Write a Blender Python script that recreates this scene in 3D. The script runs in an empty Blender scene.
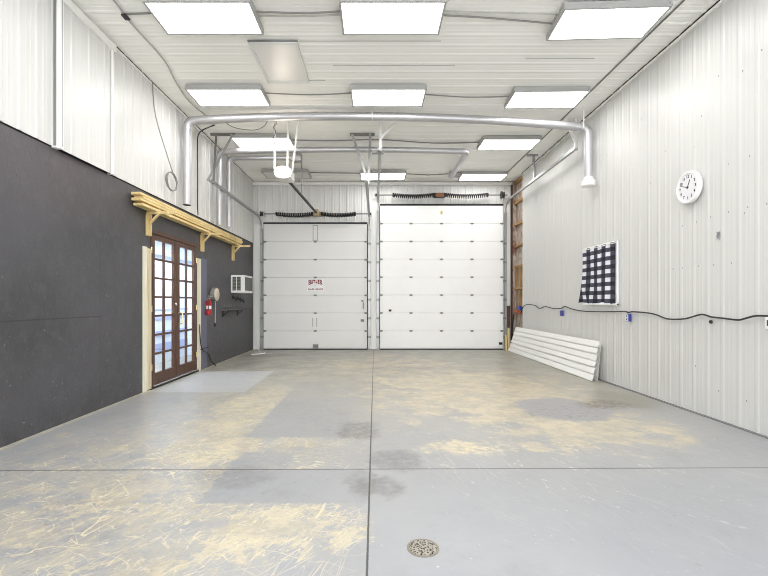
import bpy, math, random
from mathutils import Vector, Matrix
random.seed(7)
SC = bpy.context.scene
COL = SC.collection
PI = math.pi

# ------------------------------------------------------------------ camera
CAMZ = 1.41
cd = bpy.data.cameras.new('camera'); cam = bpy.data.objects.new('camera', cd); COL.objects.link(cam)
cam.location = (0, 0, CAMZ); cam.rotation_euler = (PI/2, 0, 0)
cd.sensor_width = 36; cd.lens = 432/768*36; cd.shift_x = 9/768; cd.shift_y = 14/768
cd.clip_start = .05; cd.clip_end = 100
SC.camera = cam
# ------------------------------------------------------------------ world: added soft fill, let in by leaving the rear end open
w = bpy.data.worlds.new('daylight'); SC.world = w; w.use_nodes = True
bg = w.node_tree.nodes['Background']; bg.inputs[0].default_value = (.97, .98, 1, 1); bg.inputs[1].default_value = 1.5
SC.view_settings.view_transform = 'Standard'; SC.view_settings.look = 'None'
SC.view_settings.gamma = 1; SC.view_settings.use_curve_mapping = False
SC.view_settings.exposure = 1.50
SC.cycles.use_denoising = True; SC.cycles.filter_width = 1.0
SC.cycles.max_bounces = 14; SC.cycles.diffuse_bounces = 10; SC.cycles.glossy_bounces = 6; SC.cycles.transparent_max_bounces = 12
SC.cycles.sample_clamp_indirect = 8
LAMP = 4.0          # radiance of the ceiling light diffusers
def area(name, loc, sx, sy, power, col=(1, 1, 1), rot=(0, 0, 0)):
    l = bpy.data.lights.new(name, 'AREA'); l.shape = 'RECTANGLE'; l.size = sx; l.size_y = sy; l.energy = power; l.color = col
    o = bpy.data.objects.new(name, l); COL.objects.link(o); o.location = loc; o.rotation_euler = rot
    return o
# the rows of the same ceiling lights that go on behind the photographer
for yy in (2.9, .6, -1.7):
    for xx in (-2.1, .25, 2.8):
        area('ceiling_lamp', (xx, yy, 4.86), 1.2, .6, LAMP*PI*.72, (1, .99, .96))
# unseen area light added to brighten the little room behind the french door
area('vestibule_fill', (-4.35, 8.8, 2.44), 1.0, 4.6, 62, (.86, .92, 1))

# ------------------------------------------------------------------ materials
def mat(name, col, rough=.6, metal=0., spec=.5, emit=None, estr=0., coat=0.):
    m = bpy.data.materials.new(name); m.use_nodes = True
    b = m.node_tree.nodes['Principled BSDF']
    b.inputs['Base Color'].default_value = (*col, 1); b.inputs['Roughness'].default_value = rough
    b.inputs['Metallic'].default_value = metal; b.inputs['Specular IOR Level'].default_value = spec
    b.inputs['Coat Weight'].default_value = coat
    if emit: b.inputs['Emission Color'].default_value = (*emit, 1); b.inputs['Emission Strength'].default_value = estr
    return m
def srgb(r, g, b):
    f = lambda c: c/12.92 if c <= .04045 else ((c+.055)/1.055)**2.4
    return (f(r/255), f(g/255), f(b/255))
class V:                                   # a node socket one can calculate with
    def __init__(s, nt, k): s.nt = nt; s.k = k
    def op(s, o, b=None, c=None):
        n = s.nt.nodes.new('ShaderNodeMath'); n.operation = o
        for i, q in enumerate((s, b, c)):
            if q is None: continue
            if isinstance(q, V): s.nt.links.new(q.k, n.inputs[i])
            else: n.inputs[i].default_value = q
        return V(s.nt, n.outputs[0])
    def __add__(s, b): return s.op('ADD', b)
    __radd__ = __add__
    def __sub__(s, b): return s.op('SUBTRACT', b)
    def __mul__(s, b): return s.op('MULTIPLY', b)
    __rmul__ = __mul__
    def __truediv__(s, b): return s.op('DIVIDE', b)
    def abs(s): return s.op('ABSOLUTE')
    def inv(s): return s.op('MULTIPLY_ADD', -1., 1.)
    def max(s, b): return s.op('MAXIMUM', b)
    def min(s, b): return s.op('MINIMUM', b)
    def step(s, a, b):                     # smooth step from a to b
        n = s.nt.nodes.new('ShaderNodeMapRange'); n.interpolation_type = 'SMOOTHSTEP'
        s.nt.links.new(s.k, n.inputs[0]); n.inputs[1].default_value = a; n.inputs[2].default_value = b
        return V(s.nt, n.outputs[0])
class NT:
    def __init__(s, m):
        s.m = m; s.nt = m.node_tree; s.b = s.nt.nodes['Principled BSDF']
        tc = s.nt.nodes.new('ShaderNodeTexCoord'); s.P = tc.outputs['Object']
        sx = s.nt.nodes.new('ShaderNodeSeparateXYZ'); s.nt.links.new(s.P, sx.inputs[0])
        s.x, s.y, s.z = (V(s.nt, sx.outputs[i]) for i in range(3))
    def noise(s, scale, detail=3, rough=.5, scl=(1, 1, 1), rot=0, off=0, dist=0):
        mp = s.nt.nodes.new('ShaderNodeMapping'); s.nt.links.new(s.P, mp.inputs[0])
        mp.vector_type = 'TEXTURE'; mp.inputs['Scale'].default_value = tuple(1/q for q in scl); mp.inputs['Rotation'].default_value = (0, 0, rot); mp.inputs['Location'].default_value = (off, off*.7, off*1.3)
        n = s.nt.nodes.new('ShaderNodeTexNoise'); s.nt.links.new(mp.outputs[0], n.inputs['Vector'])
        n.inputs['Scale'].default_value = scale; n.inputs['Detail'].default_value = detail; n.inputs['Roughness'].default_value = rough
        n.inputs['Distortion'].default_value = dist
        return V(s.nt, n.outputs[0])
    def voronoi(s, scale, feature='F1'):
        n = s.nt.nodes.new('ShaderNodeTexVoronoi'); n.feature = feature; s.nt.links.new(s.P, n.inputs['Vector']); n.inputs['Scale'].default_value = scale
        return V(s.nt, n.outputs['Distance'])
    def mix(s, f, a, b):
        n = s.nt.nodes.new('ShaderNodeMix'); n.data_type = 'RGBA'
        for q, i in ((f, 0), (a, 6), (b, 7)):
            if isinstance(q, V): s.nt.links.new(q.k, n.inputs[i])
            elif i == 0: n.inputs[0].default_value = q
            else: n.inputs[i].default_value = (*q, 1)
        return V(s.nt, n.outputs[2])
    def color(s, v): s.nt.links.new(v.k, s.b.inputs['Base Color'])
    def rough(s, v): s.nt.links.new(v.k, s.b.inputs['Roughness'])
    def bump(s, v, strength=.2, dist=.01):
        n = s.nt.nodes.new('ShaderNodeBump'); n.inputs['Strength'].default_value = strength; n.inputs['Distance'].default_value = dist
        s.nt.links.new(v.k, n.inputs['Height']); s.nt.links.new(n.outputs[0], s.b.inputs['Normal'])

def white_metal(name, col, rough=.38):
    m = mat(name, col, rough); t = NT(m)
    n = t.noise(1.2, 4, .6, (1, 1, .25)); d = t.noise(9, 3, .6, (1, 1, .12), off=3)
    c = t.mix(n.step(.35, .75)*.4, col, tuple(k*.95 for k in col))
    c = t.mix(d.step(.62, .8)*.15, c, (.62, .61, .56))
    t.color(c); t.bump(t.noise(2.2, 2), .12, .02)
    return m
M = {}
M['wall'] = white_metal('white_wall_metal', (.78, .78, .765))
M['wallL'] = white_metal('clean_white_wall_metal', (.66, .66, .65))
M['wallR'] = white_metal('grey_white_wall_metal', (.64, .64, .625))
M['ceil'] = white_metal('white_ceiling_metal', (.95, .95, .915), .45)
M['trim'] = mat('white_trim', (.85, .85, .83), .45)
M['gap'] = mat('dark_gap', (.012, .012, .012), .9)
M['greyline'] = mat('grey_seam', (.20, .20, .20), .6)
M['galv'] = mat('galvanized_steel', (.42, .425, .43), .38, .85)
M['alu'] = mat('bright_duct_metal', (.54, .54, .56), .46, .8)
M['ductdark'] = mat('duct_seam', (.25, .25, .26), .5, .6)
M['angle'] = mat('grey_angle_iron', (.22, .215, .20), .5, .4)
M['whitesteel'] = mat('white_painted_steel', (.78, .78, .76), .4)
M['black'] = mat('black_rubber', (.015, .015, .017), .55)
M['springsteel'] = mat('oiled_spring_steel', (.03, .03, .03), .35, .6)
M['cable'] = mat('grey_cable', (.22, .22, .21), .5)
M['paleCable'] = mat('pale_cable', (.42, .42, .40), .5)
M['housing'] = mat('lamp_housing', (.42, .42, .41), .45)
M['diff'] = mat('lit_diffuser', (.9, .9, .88), .5, emit=(1, .99, .97), estr=LAMP)
M['diffoff'] = mat('unlit_diffuser', (.72, .71, .68), .3)
M['lens'] = mat('opener_lamp_lens', (.9, .88, .82), .3, emit=(1, .86, .70), estr=9)
M['red'] = mat('red_enamel', (.42, .015, .02), .3)
M['brass'] = mat('aged_brass', (.72, .58, .30), .3, .9)
M['chrome'] = mat('satin_steel', (.75, .74, .72), .25, .9)
M['tan'] = mat('tan_metal', (.42, .34, .20), .6)
M['rust'] = mat('rusty_bracket', (.23, .10, .045), .7)
M['clockwhite'] = mat('clock_white', (.86, .86, .86), .35)
M['dial'] = mat('clock_dial', (.80, .80, .82), .4)
M['hframe'] = mat('off_white_frame', (.74, .74, .72), .45)
M['ink'] = mat('dark_ink', (.03, .03, .035), .5)
M['maroon'] = mat('maroon_ink', (.20, .008, .02), .5)
M['greyink'] = mat('grey_ink', (.42, .42, .42), .5)
M['sticker'] = mat('white_sticker', (.84, .84, .84), .4)
M['blue'] = mat('blue_plastic', (.05, .06, .33), .45)
M['cobalt'] = mat('bright_blue_plastic', (.02, .07, .55), .4)
M['orange'] = mat('orange_red_plastic', (.55, .10, .05), .5)
M['reel'] = mat('beige_plastic', (.55, .47, .39), .45)
M['acwhite'] = mat('white_appliance_plastic', (.84, .84, .83), .4)
M['acdark'] = mat('dark_louver', (.07, .08, .06), .5)
M['coil'] = mat('grey_coil_grille', (.30, .31, .32), .45, .4)
M['paintpatch'] = mat('bare_blue_grey_primer', srgb(104, 105, 124), .6)
M['darkplank'] = mat('dark_brown_wood', (.085, .038, .022), .7)
M['drainring'] = mat('worn_iron', (.26, .24, .20), .5, .5)
M['vest'] = mat('vestibule_paint', (.82, .87, .95), .7)
M['vestblue'] = mat('vestibule_blue_band', (.42, .50, .80), .7)

def door_white(name, col):
    m = mat(name, col, .42); t = NT(m)
    n = t.noise(1.5, 4, .6); s = t.noise(30, 2, .5, (1, 1, 6))
    t.color(t.mix(n.step(.4, .8)*.4, col, tuple(k*.92 for k in col))); t.bump(s, .05, .004)
    return m
M['doorA'] = door_white('white_sectional_door_skin', (.79, .79, .78))
M['doorB'] = door_white('bright_sectional_door_skin', (.93, .93, .925))
def wood(name, a, b, axis='y', rough=.65, k=1.):
    m = mat(name, a, rough); t = NT(m)
    scl = {'y': (14, .7, 14), 'z': (14, 14, .7), 'x': (.7, 14, 14)}[axis]
    n = t.noise(2*k, 5, .6, scl, dist=.6); q = t.noise(.9, 2, off=5)
    c = t.mix(n.step(.35, .7), a, b); c = t.mix(q.step(.62, .7)*.5, c, tuple(z*.6 for z in b))
    t.color(c); t.bump(n, .15, .003)
    return m
M['pine'] = wood('yellow_pine_lumber', (.80, .64, .32), (.64, .47, .19), 'y')
M['pinev'] = wood('yellow_pine_bracket', (.76, .61, .32), (.58, .42, .17), 'z')
M['girt'] = wood('aged_framing_lumber', (.44, .27, .10), (.28, .15, .05), 'y')
M['doorwood'] = wood('dark_stained_door_wood', (.105, .042, .02), (.045, .017, .009), 'z', .42)
M['rawedge'] = wood('bare_jamb_wood', (.66, .60, .44), (.50, .40, .24), 'z')
M['rawtrim'] = wood('cream_painted_jamb', (.76, .73, .62), (.70, .66, .52), 'z')

# charcoal plywood wall
m = mat('charcoal_painted_plywood', srgb(92, 92, 97), .5); t = NT(m); M['dark'] = m
c1, c2 = srgb(62, 62, 65), srgb(78, 77, 82)
n = t.noise(.8, 4, .6); c = t.mix(n.step(.3, .7), c1, c2)
sm = t.noise(2.2, 5, .65, off=4).step(.55, .75)
up = t.z.step(2.2, 2.9)*(t.y-5.0).abs().step(1.6, .3)
c = t.mix(sm*up*.7+up*.3, c, srgb(96, 82, 87))
mo = t.noise(6, 6, .75, off=14); c = t.mix(mo.step(.45, .65)*.5, c, srgb(86, 85, 89)); c = t.mix(t.noise(40, 3, .7, off=15).step(.55, .75)*.5, c, srgb(54, 54, 57))
low = t.noise(22, 3, .65, off=9).step(.69, .71)*t.z.step(2.6, .0)
c = t.mix(low*.7, c, (.42, .42, .42))
far = t.y.step(8.5, 12.)*t.noise(5, 4, .7, off=2).step(.45, .7)
c = t.mix(far*.55, c, srgb(64, 63, 62))
line = (t.z-1.22).abs().step(.010, .003)*.7*t.y.step(5.75, 5.65)
line = line.max((t.y-5.69).abs().step(.008, .002)*.4).max((t.y-10.57).abs().step(.01, .003)*.35)
c = t.mix(line, c, srgb(40, 40, 42))
t.color(c); t.rough(n*.25+.36); t.bump(t.noise(16, 5, .7), .5, .012)

# painted, worn concrete floor
m = mat('worn_grey_painted_concrete', (.5, .5, .5), .4); t = NT(m); M['floor'] = m
big = t.noise(.55, 4, .6); mid = t.noise(2.4, 5, .65, off=2); fine = t.noise(14, 5, .7, off=5); grit = t.noise(60, 3, .7, off=8)
xw = t.x+(mid-.5)*.5; yw = t.y+(t.noise(2.4, 5, .65, off=21)-.5)*.5
def ell(cx, cy, rx, ry, s=.45):
    dx = (xw-cx)/rx; dy = (yw-cy)/ry
    return (dx*dx+dy*dy).op('SQRT').step(1+s, 1-s)
def box(x0, x1, y0, y1, s=.03):
    xx = t.x+(fine-.5)*.08; yy = t.y+(fine-.5)*.08
    return xx.step(x0-s, x0+s)*xx.step(x1+s, x1-s)*yy.step(y0-s, y0+s)*yy.step(y1+s, y1-s)
gA, gB = srgb(143, 146, 152), srgb(157, 159, 163)
beige, beige2 = srgb(206, 194, 163), srgb(176, 167, 148)
st1 = t.noise(3.2, 6, .75, (1, 5, 1), 1.12, off=11); st2 = t.noise(3.6, 6, .75, (1, 4, 1), .3, off=17)
c = t.mix(big.step(.3, .7), gA, gB)
c = t.mix(t.noise(4, 6, .7, off=31).step(.5, .7)*.35, c, srgb(146, 146, 150))
c = t.mix(grit.step(.35, .7)*.35, c, srgb(150, 150, 152))
c = t.mix(t.y.step(5.0, 8.5)*.8, c, t.mix(t.noise(2.2, 6, .75, off=85).step(.38, .62), srgb(140, 136, 124), srgb(168, 164, 150)))
c = t.mix(ell(1.4, 7.0, 2.6, 2.8, .9)*.45, c, t.mix(mid.step(.35, .65), srgb(160, 153, 138), srgb(186, 177, 156)))
keep = box(-1.25, -.06, 3.03, 3.64, .015)*.95
keep = keep.max(box(-1.34, -.3, 4.5, 7.6, .015)*.9).max(box(-1.22, -.75, 3.64, 4.05, .03)*.7)
c = t.mix(keep*.22, c, srgb(146, 147, 150))
c = t.mix(ell(-1.75, 3.9, 1.2, 2.9, .9)*keep.inv()*t.noise(3, 6, .8, off=81).step(.38, .58)*.6, c, srgb(182, 173, 152))
c = t.mix(t.noise(1.3, 6, .75, off=83).step(.52, .72)*.4, c, srgb(132, 131, 130))
# big worn zones
wear = (ell(-1.72, 5.7, .55, 1.9, .6)*1.1).max(ell(-1.55, 4.35, .65, .9, .7)*1.08).max(ell(-1.7, 2.9, 1.1, .9, .8)*.85).max(ell(-.58, 2.68, .7, .42, .5)*1.1).max(ell(-1.2, 2.2, .9, .5, .8)*.9)
wear = wear.max(ell(-.75, 4.3, .45, .2, .8)*.95).max(ell(-2.9, 2.4, .7, .5, .8)*.75).max(ell(-3.3, 4.6, .12, .12)).max(ell(-2.35, 4.2, .35, .2, .8)*.85).max(ell(-.9, 5.6, .5, 2., .9)*.45)
wearR = (ell(1.6, 6.9, 2.0, 2.5, .7)*1.1)
wearR = wearR.max(ell(2.3, 4.9, 1.3, 1.0, .8)*1.0).max(ell(.8, 4.2, .55, .22, .8)*.95).max(ell(1.6, 4.2, .5, .3, .8)*.85).max(ell(3.2, 5.2, .7, .9, .8)*.75)
wearR = wearR.max(ell(.2, 9.8, 3.2, 2.4, .8)*.8)
wear = wear*keep.inv()
B = ((fine-.5)*1.0+(grit-.5)*.5+(mid-.5)*.8+(st1.max(st2)-.57)*1.5)
wm = (wear+B*1.5-.84).step(-.03, .07)
c = t.mix(wm*.62, c, t.mix(t.noise(5, 6, .75, off=61).step(.4, .6), beige2, beige))
Br = ((fine-.5)*.5+(mid-.5)*1.3+(grit-.5)*.3+(t.noise(1.6, 5, .7, (1, 2, 1), -.5, off=66)-.5)*1.2)
wmr = (wearR+Br*1.4-.74).step(-.08, .2)
c = t.mix(wmr*.66, c, t.mix(t.noise(4, 6, .75, off=62).step(.4, .62), srgb(178, 169, 150), srgb(208, 194, 162)))
c = t.mix(ell(.95, 4.2, .35, .16, .8)*fine.step(.4, .6)*.5, c, srgb(226, 212, 170))
# scratches and scraped tracks
def lines(scale, rot, scl, wd, off):
    n = t.noise(scale, 1.2, .4, scl, rot, off)
    return ((n-.5).abs()).step(wd, wd*.3)
zone = (ell(-1.6, 3.2, 2.0, 1.7, .5).max(ell(-1.7, 5.3, 1.0, 1.9, .5)*.8))*t.x.step(0, -.1)
sc = lines(.9, 1.15, (1, 14, 1), .007, 1).max(lines(.8, .85, (1, 14, 1), .006, 13)).max(lines(.8, 1.45, (1, 16, 1), .006, 27)).max(lines(1.0, .35, (1, 10, 1), .006, 33))
sc = sc.max(lines(.9, 2.4, (1, 11, 1), .0055, 41)).max(lines(1.5, -.5, (1, 4, 1), .006, 45)).max(lines(1.6, 1.3, (1, 2, 1), .006, 48))
c = t.mix(sc*zone*keep.inv()*t.noise(5, 5, .7, off=87).step(.42, .56)*.85, c, srgb(208, 198, 170))
zr = ell(1.9, 4.0, 1.5, 1.5, .6)
sr = lines(.8, 1.8, (1, 8, 1), .006, 51).max(lines(.9, 2.3, (1, 8, 1), .005, 61))
c = t.mix(sr*zr*fine.step(.45, .58)*.6, c, srgb(200, 196, 184))
ds = lines(2.4, 1.0, (1, 7, 1), .007, 71)*ell(-1.5, 4.2, 1.2, 2.2)*grit.step(.45, .6)
c = t.mix(ds*.5, c, srgb(92, 87, 80))
# lighter patch by the french door, grey repaired patch on the right
c = t.mix(box(-3.62, -2.05, 6.75, 8.8, .03)*.8, c, srgb(178, 179, 180))
pr = ell(2.5, 5.75, .62, .62, .12); c = t.mix(pr*.85, c, srgb(150, 150, 154))
c = t.mix(ell(3.2, 5.95, .38, .22)*fine.step(.3, .6)*.75, c, srgb(104, 96, 80))
c = t.mix(ell(2.4, 5.5, .6, .3)*fine.step(.45, .65)*.5, c, srgb(122, 118, 112))
c = t.mix(ell(3.6, 6.3, .35, .6)*.5, c, srgb(128, 123, 104))
# oil stains on the joint
for (cx, cy, rx, ry, f) in ((.03, 3.28, .2, .2, .42), (.2, 3.86, .22, .26, .38), (-.2, 4.75, .22, .3, .42), (-.12, 3.35, .1, .3, .22), (.45, 9.0, .6, .6, .15), (-2.9, 11.4, .7, .3, .4), (-1.3, 2.2, .35, .3, .12), (-1.15, 3.5, .3, .2, .25)):
    c = t.mix(ell(cx, cy, rx, ry, .35)*(fine.step(.3, .65)*.7+.6)*f, c, srgb(92, 90, 88))
spk = t.noise(9, 4, .75, off=77).step(.66, .70); c = t.mix(spk*.45, c, srgb(130, 124, 112))
chip = t.noise(22, 3, .6, off=90).step(.70, .73); c = t.mix(chip*.5, c, srgb(224, 216, 194))
# saw cut joints
jy = t.x*.009+3.645
j = (t.x+.042+(fine-.5)*.008).abs().step(.0085, .004).max((t.y-jy+(fine-.5)*.008).abs().step(.011, .005)*.85).max((t.y-9.3).abs().step(.012, .006)*.25)
c = t.mix(j*.9, c, srgb(52, 50, 48))
edge = (t.x+3.6).abs().step(.09, .02)*fine.step(.35, .6)*.55
c = t.mix(edge, c, srgb(215, 205, 165))
t.color(c); t.rough((fine*.25+mid*.2+.16)+wm*.15); t.bump(fine*.6+grit*.3-j*2., .12, .006)

# buffalo check cloth
m = mat('black_white_buffalo_check', (.5, .5, .5), .85, spec=.1); t = NT(m); M['check'] = m
a = (t.y/.285).op('FRACT').op('LESS_THAN', .5); b_ = (t.z/.147).op('FRACT').op('LESS_THAN', .5)
s = (a+b_)*.5
wv = t.noise(180, 1, .5)
c = t.mix(s.step(0., .5), (.80, .80, .84), (.06, .06, .095)); c = t.mix(s.step(.5, 1.), c, (.010, .010, .016)); c = t.mix(wv.step(.4, .6)*.15, c, (.3, .3, .34))
t.color(c)
# kraft faced insulation
m = mat('kraft_faced_insulation', (.4, .35, .3), .6); t = NT(m); M['kraft'] = m
n = t.noise(3, 5, .7, (1, 1.5, .7), dist=1.2); r_ = t.noise(5, 3, .6, (1, 3, .6), off=6)
c = t.mix(n.step(.35, .62), srgb(150, 128, 112), srgb(198, 190, 180)); c = t.mix(r_.step(.58, .66)*.7, c, srgb(132, 58, 40)); c = t.mix(n.step(.62, .72)*.6, c, (.08, .07, .06))
t.color(c); t.bump(n, .6, .03)
# cast drain grate with holes
m = mat('perforated_iron_grate', (.3, .28, .24), .5, .4); t = NT(m); M['grate'] = m
v = t.voronoi(75); t.color(t.mix(v.step(.34, .5), (.02, .018, .016), (.36, .34, .29))); t.bump(v, .4, .004)
# clear pane
m = bpy.data.materials.new('clear_glass'); m.use_nodes = True; nt = m.node_tree; nt.nodes.clear(); M['glass'] = m
o_ = nt.nodes.new('ShaderNodeOutputMaterial'); mx = nt.nodes.new('ShaderNodeMixShader'); tr = nt.nodes.new('ShaderNodeBsdfTransparent'); gl = nt.nodes.new('ShaderNodeBsdfGlossy'); fr = nt.nodes.new('ShaderNodeLayerWeight'); fr.inputs[0].default_value = .18; fm = nt.nodes.new('ShaderNodeMath'); fm.operation = 'MULTIPLY'; fm.inputs[1].default_value = .5
nt.links.new(fr.outputs['Facing'], fm.inputs[0]); gl.inputs['Roughness'].default_value = .02; tr.inputs[0].default_value = (.95, .97, .97, 1)
nt.links.new(fm.outputs[0], mx.inputs[0]); nt.links.new(tr.outputs[0], mx.inputs[1]); nt.links.new(gl.outputs[0], mx.inputs[2]); nt.links.new(mx.outputs[0], o_.inputs[0])

# ------------------------------------------------------------------ mesh building
class MB:
    def __init__(s): s.v = []; s.f = []
    def add(s, vs, fs):
        k = len(s.v); s.v += [tuple(p) for p in vs]; s.f += [tuple(i+k for i in f) for f in fs]; return s
    def box(s, x0, x1, y0, y1, z0, z1):
        return s.add([(x0,y0,z0),(x1,y0,z0),(x1,y1,z0),(x0,y1,z0),(x0,y0,z1),(x1,y0,z1),(x1,y1,z1),(x0,y1,z1)],
                     [(0,3,2,1),(4,5,6,7),(0,1,5,4),(1,2,6,5),(2,3,7,6),(3,0,4,7)])
    def bar(s, a, b, w, h, up=(0, 0, 1)):
        a = Vector(a); b = Vector(b); d = (b-a).normalized(); u = Vector(up)
        if abs(d.dot(u)) > .99: u = Vector((0, 1, 0))
        r = d.cross(u).normalized(); u = r.cross(d)
        P = [p+r*(i*w/2)+u*(j*h/2) for p in (a, b) for (i, j) in ((-1,-1),(1,-1),(1,1),(-1,1))]
        return s.add(P, [(0,1,2,3),(4,7,6,5),(0,4,5,1),(1,5,6,2),(2,6,7,3),(3,7,4,0)])
    def angle(s, a, b, w=.035, th=.006, up=(0, 1, 0)):          # an L section
        a = Vector(a); b = Vector(b); d = (b-a).normalized(); u = Vector(up); r = d.cross(u).normalized(); u = r.cross(d)
        s.bar(a+u*(w/2), b+u*(w/2), th, w, u); s.bar(a+r*(w/2), b+r*(w/2), w, th, u); return s
    def tube(s, pts, r, n=10, cap=True):
        pts = [Vector(p) for p in pts]; k = len(pts); rings = []
        d0 = (pts[1]-pts[0]).normalized(); u = Vector((0, 0, 1))
        if abs(d0.dot(u)) > .95: u = Vector((0, 1, 0))
        for i, p in enumerate(pts):
            d = (pts[min(i+1, k-1)]-pts[max(i-1, 0)]).normalized()
            u = (u-d*u.dot(d))
            if u.length < 1e-5: u = d.orthogonal()
            u.normalize(); q = d.cross(u); rr = r[i] if isinstance(r, (list, tuple)) else r
            rings.append([p+(u*math.cos(2*PI*j/n)+q*math.sin(2*PI*j/n))*rr for j in range(n)])
        vs = [p for R in rings for p in R]
        fs = [(i*n+j, i*n+(j+1) % n, (i+1)*n+(j+1) % n, (i+1)*n+j) for i in range(k-1) for j in range(n)]
        if cap: fs += [tuple(range(n-1, -1, -1)), tuple((k-1)*n+j for j in range(n))]
        return s.add(vs, fs)
    def lathe(s, prof, org, axis, n=32):                          # prof: (radius, along axis)
        a = Vector(axis).normalized(); u = a.orthogonal().normalized(); q = a.cross(u); o = Vector(org)
        vs = [o+a*h+(u*math.cos(2*PI*j/n)+q*math.sin(2*PI*j/n))*r for (r, h) in prof for j in range(n)]
        k = len(prof)
        fs = [(i*n+j, i*n+(j+1) % n, (i+1)*n+(j+1) % n, (i+1)*n+j) for i in range(k-1) for j in range(n)]
        fs += [tuple(range(n-1, -1, -1)), tuple((k-1)*n+j for j in range(n))]
        return s.add(vs, fs)
    def build(s, name, m, parent=None, loc=(0, 0, 0), smooth=False, bevel=0):
        me = bpy.data.meshes.new(name); me.from_pydata(s.v, [], s.f); me.update()
        me.materials.append(m)
        o = bpy.data.objects.new(name, me); COL.objects.link(o); o.location = loc
        if parent: o.parent = parent
        if smooth:
            for p in me.polygons: p.use_smooth = True
            try: me.set_sharp_from_angle(angle=math.radians(40))
            except Exception: pass
        if bevel:
            b = o.modifiers.new('bevel', 'BEVEL'); b.width = bevel; b.segments = 2; b.limit_method = 'ANGLE'
        return o
def tag(o, label, cat, group=None, kind=None):
    o['label'] = label; o['category'] = cat
    if group: o['group'] = group
    if kind: o['kind'] = kind
    return o
def empty(name, loc, label, cat, group=None, kind=None):
    o = bpy.data.objects.new(name, None); COL.objects.link(o); o.location = loc; o.empty_display_size = .1
    return tag(o, label, cat, group, kind)
def arc(c, r, a0, a1, u, v, n=8):
    c = Vector(c); u = Vector(u); v = Vector(v)
    return [c+(u*math.cos(a0+(a1-a0)*i/n)+v*math.sin(a0+(a1-a0)*i/n))*r for i in range(n+1)]
def smoothline(pts, n=6):                                        # Catmull-Rom
    P = [Vector(p) for p in pts]; out = []
    for i in range(len(P)-1):
        a, b, c, d = P[max(i-1, 0)], P[i], P[i+1], P[min(i+2, len(P)-1)]
        for k in range(n):
            t = k/n
            out.append(.5*((2*b)+(c-a)*t+(2*a-5*b+4*c-d)*t*t+(3*b-a-3*c+d)*t**3))
    return out+[P[-1]]
def text_mesh(txt, size, align='CENTER', sx=1., bold=0.):
    cu = bpy.data.curves.new('lettering', 'FONT'); cu.body = txt; cu.size = size; cu.align_x = align; cu.align_y = 'CENTER'; cu.extrude = .001; cu.offset = bold
    ob = bpy.data.objects.new('lettering', cu); COL.objects.link(ob)
    dg = bpy.context.evaluated_depsgraph_get(); me = ob.evaluated_get(dg).to_mesh()
    vs = [(v.co.x*sx, v.co.y, v.co.z) for v in me.vertices]; fs = [tuple(p.vertices) for p in me.polygons]
    ob.evaluated_get(dg).to_mesh_clear(); bpy.data.objects.remove(ob); bpy.data.curves.remove(cu)
    return vs, fs

# ------------------------------------------------------------------ room measures
XL, XR, YB, ZC, Y0 = -3.62, 4.08, 12.82, 4.97, -3.0
def ribs(a0, a1, p=.229, off=0., h=.020):
    """profile of a ribbed steel sheet: (along, out)"""
    out = []; k = math.floor((a0-off)/p)
    while off+k*p < a1:
        c = off+k*p
        for d, q in ((0, 0), (.018, h), (.047, h), (.065, 0), (.110, 0), (.116, h*.22), (.128, h*.22), (.134, 0), (.165, 0), (.171, h*.22), (.183, h*.22), (.189, 0)):
            if a0 < c+d < a1: out.append((c+d, q))
        k += 1
    return [(a0, 0)]+out+[(a1, 0)]
def sheet(mb, prof, place, b0, b1, thick):
    n = len(prof)
    vs = [place(a, d, b) for b in (b0, b1) for (a, d) in prof]+[place(a, -thick, b) for b in (b0, b1) for (a, d) in prof]
    fs = []
    for i in range(n-1):
        fs.append((i, i+1, n+i+1, n+i)); fs.append((2*n+i, 3*n+i, 3*n+i+1, 2*n+i+1))
        fs.append((i, 2*n+i, 2*n+i+1, i+1)); fs.append((n+i, n+i+1, 3*n+i+1, 3*n+i))
    fs += [(0, n, 3*n, 2*n), (n-1, 2*n+n-1, 3*n+n-1, 2*n-1)]
    mb.add(vs, fs)
def struct(o, label, cat): return tag(o, label, cat, kind='structure')

# ---- floor
struct(MB().box(-5.2, 4.5, Y0, 13.1, -.12, 0).build('floor', M['floor']), 'worn grey painted concrete floor with scraped beige patches and saw-cut joints', 'floor')
# ---- ceiling: ribs run across the hall
mb = MB(); sheet(mb, ribs(Y0, YB+.2), lambda a, d, b: (b, a, ZC-d*.3), XL-.1, XR+.1, .03)
ceil = mb.build('ceiling', M['ceil']); struct(ceil, 'white ribbed metal ceiling', 'ceiling')
MB().box(-4, 4.5, Y0, 13.1, ZC+.035, ZC+.12).build('roof_deck', M['gap'], ceil)
# ---- right wall (metal up to 11.9, bare framing after that)
YW = 11.9
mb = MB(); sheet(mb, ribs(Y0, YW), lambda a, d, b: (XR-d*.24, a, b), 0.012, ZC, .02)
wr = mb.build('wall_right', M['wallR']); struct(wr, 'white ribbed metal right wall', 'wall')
MB().box(XL-.2, 4.4, YB+.14, YB+.25, -.1, 5.1).build('rear_light_block', M['gap'], wr)  # unseen black backing added to keep world light out of the door gaps
MB().box(4.27, 4.4, Y0, 13.0, -.1, 5.1).build('outer_skin', M['kraft'], wr)
mb = MB()
for (px, py) in ((693,147),(664,151),(649,183),(727,164),(748,156),(727,212),(743,213),(746,207),(765,204),(709,217),(695,222),(681,226),(668,230),(656,233),(553,258),(672,269),(681,268),(697,266),(712,265),(730,263),(626,328),(668,347),(694,366),(717,391),(745,401),(717,76),(741,71),(760,50),(700,116),(640,120)):
    Y = 432*4.06/(px-375); z = CAMZ+(302-py)*Y/432
    mb.lathe([(.007, 0), (.007, .004), (.004, .007)], (XR, Y, z), (-1, 0, 0), 8)
mb.build('screw_heads', M['greyline'], wr)
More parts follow.
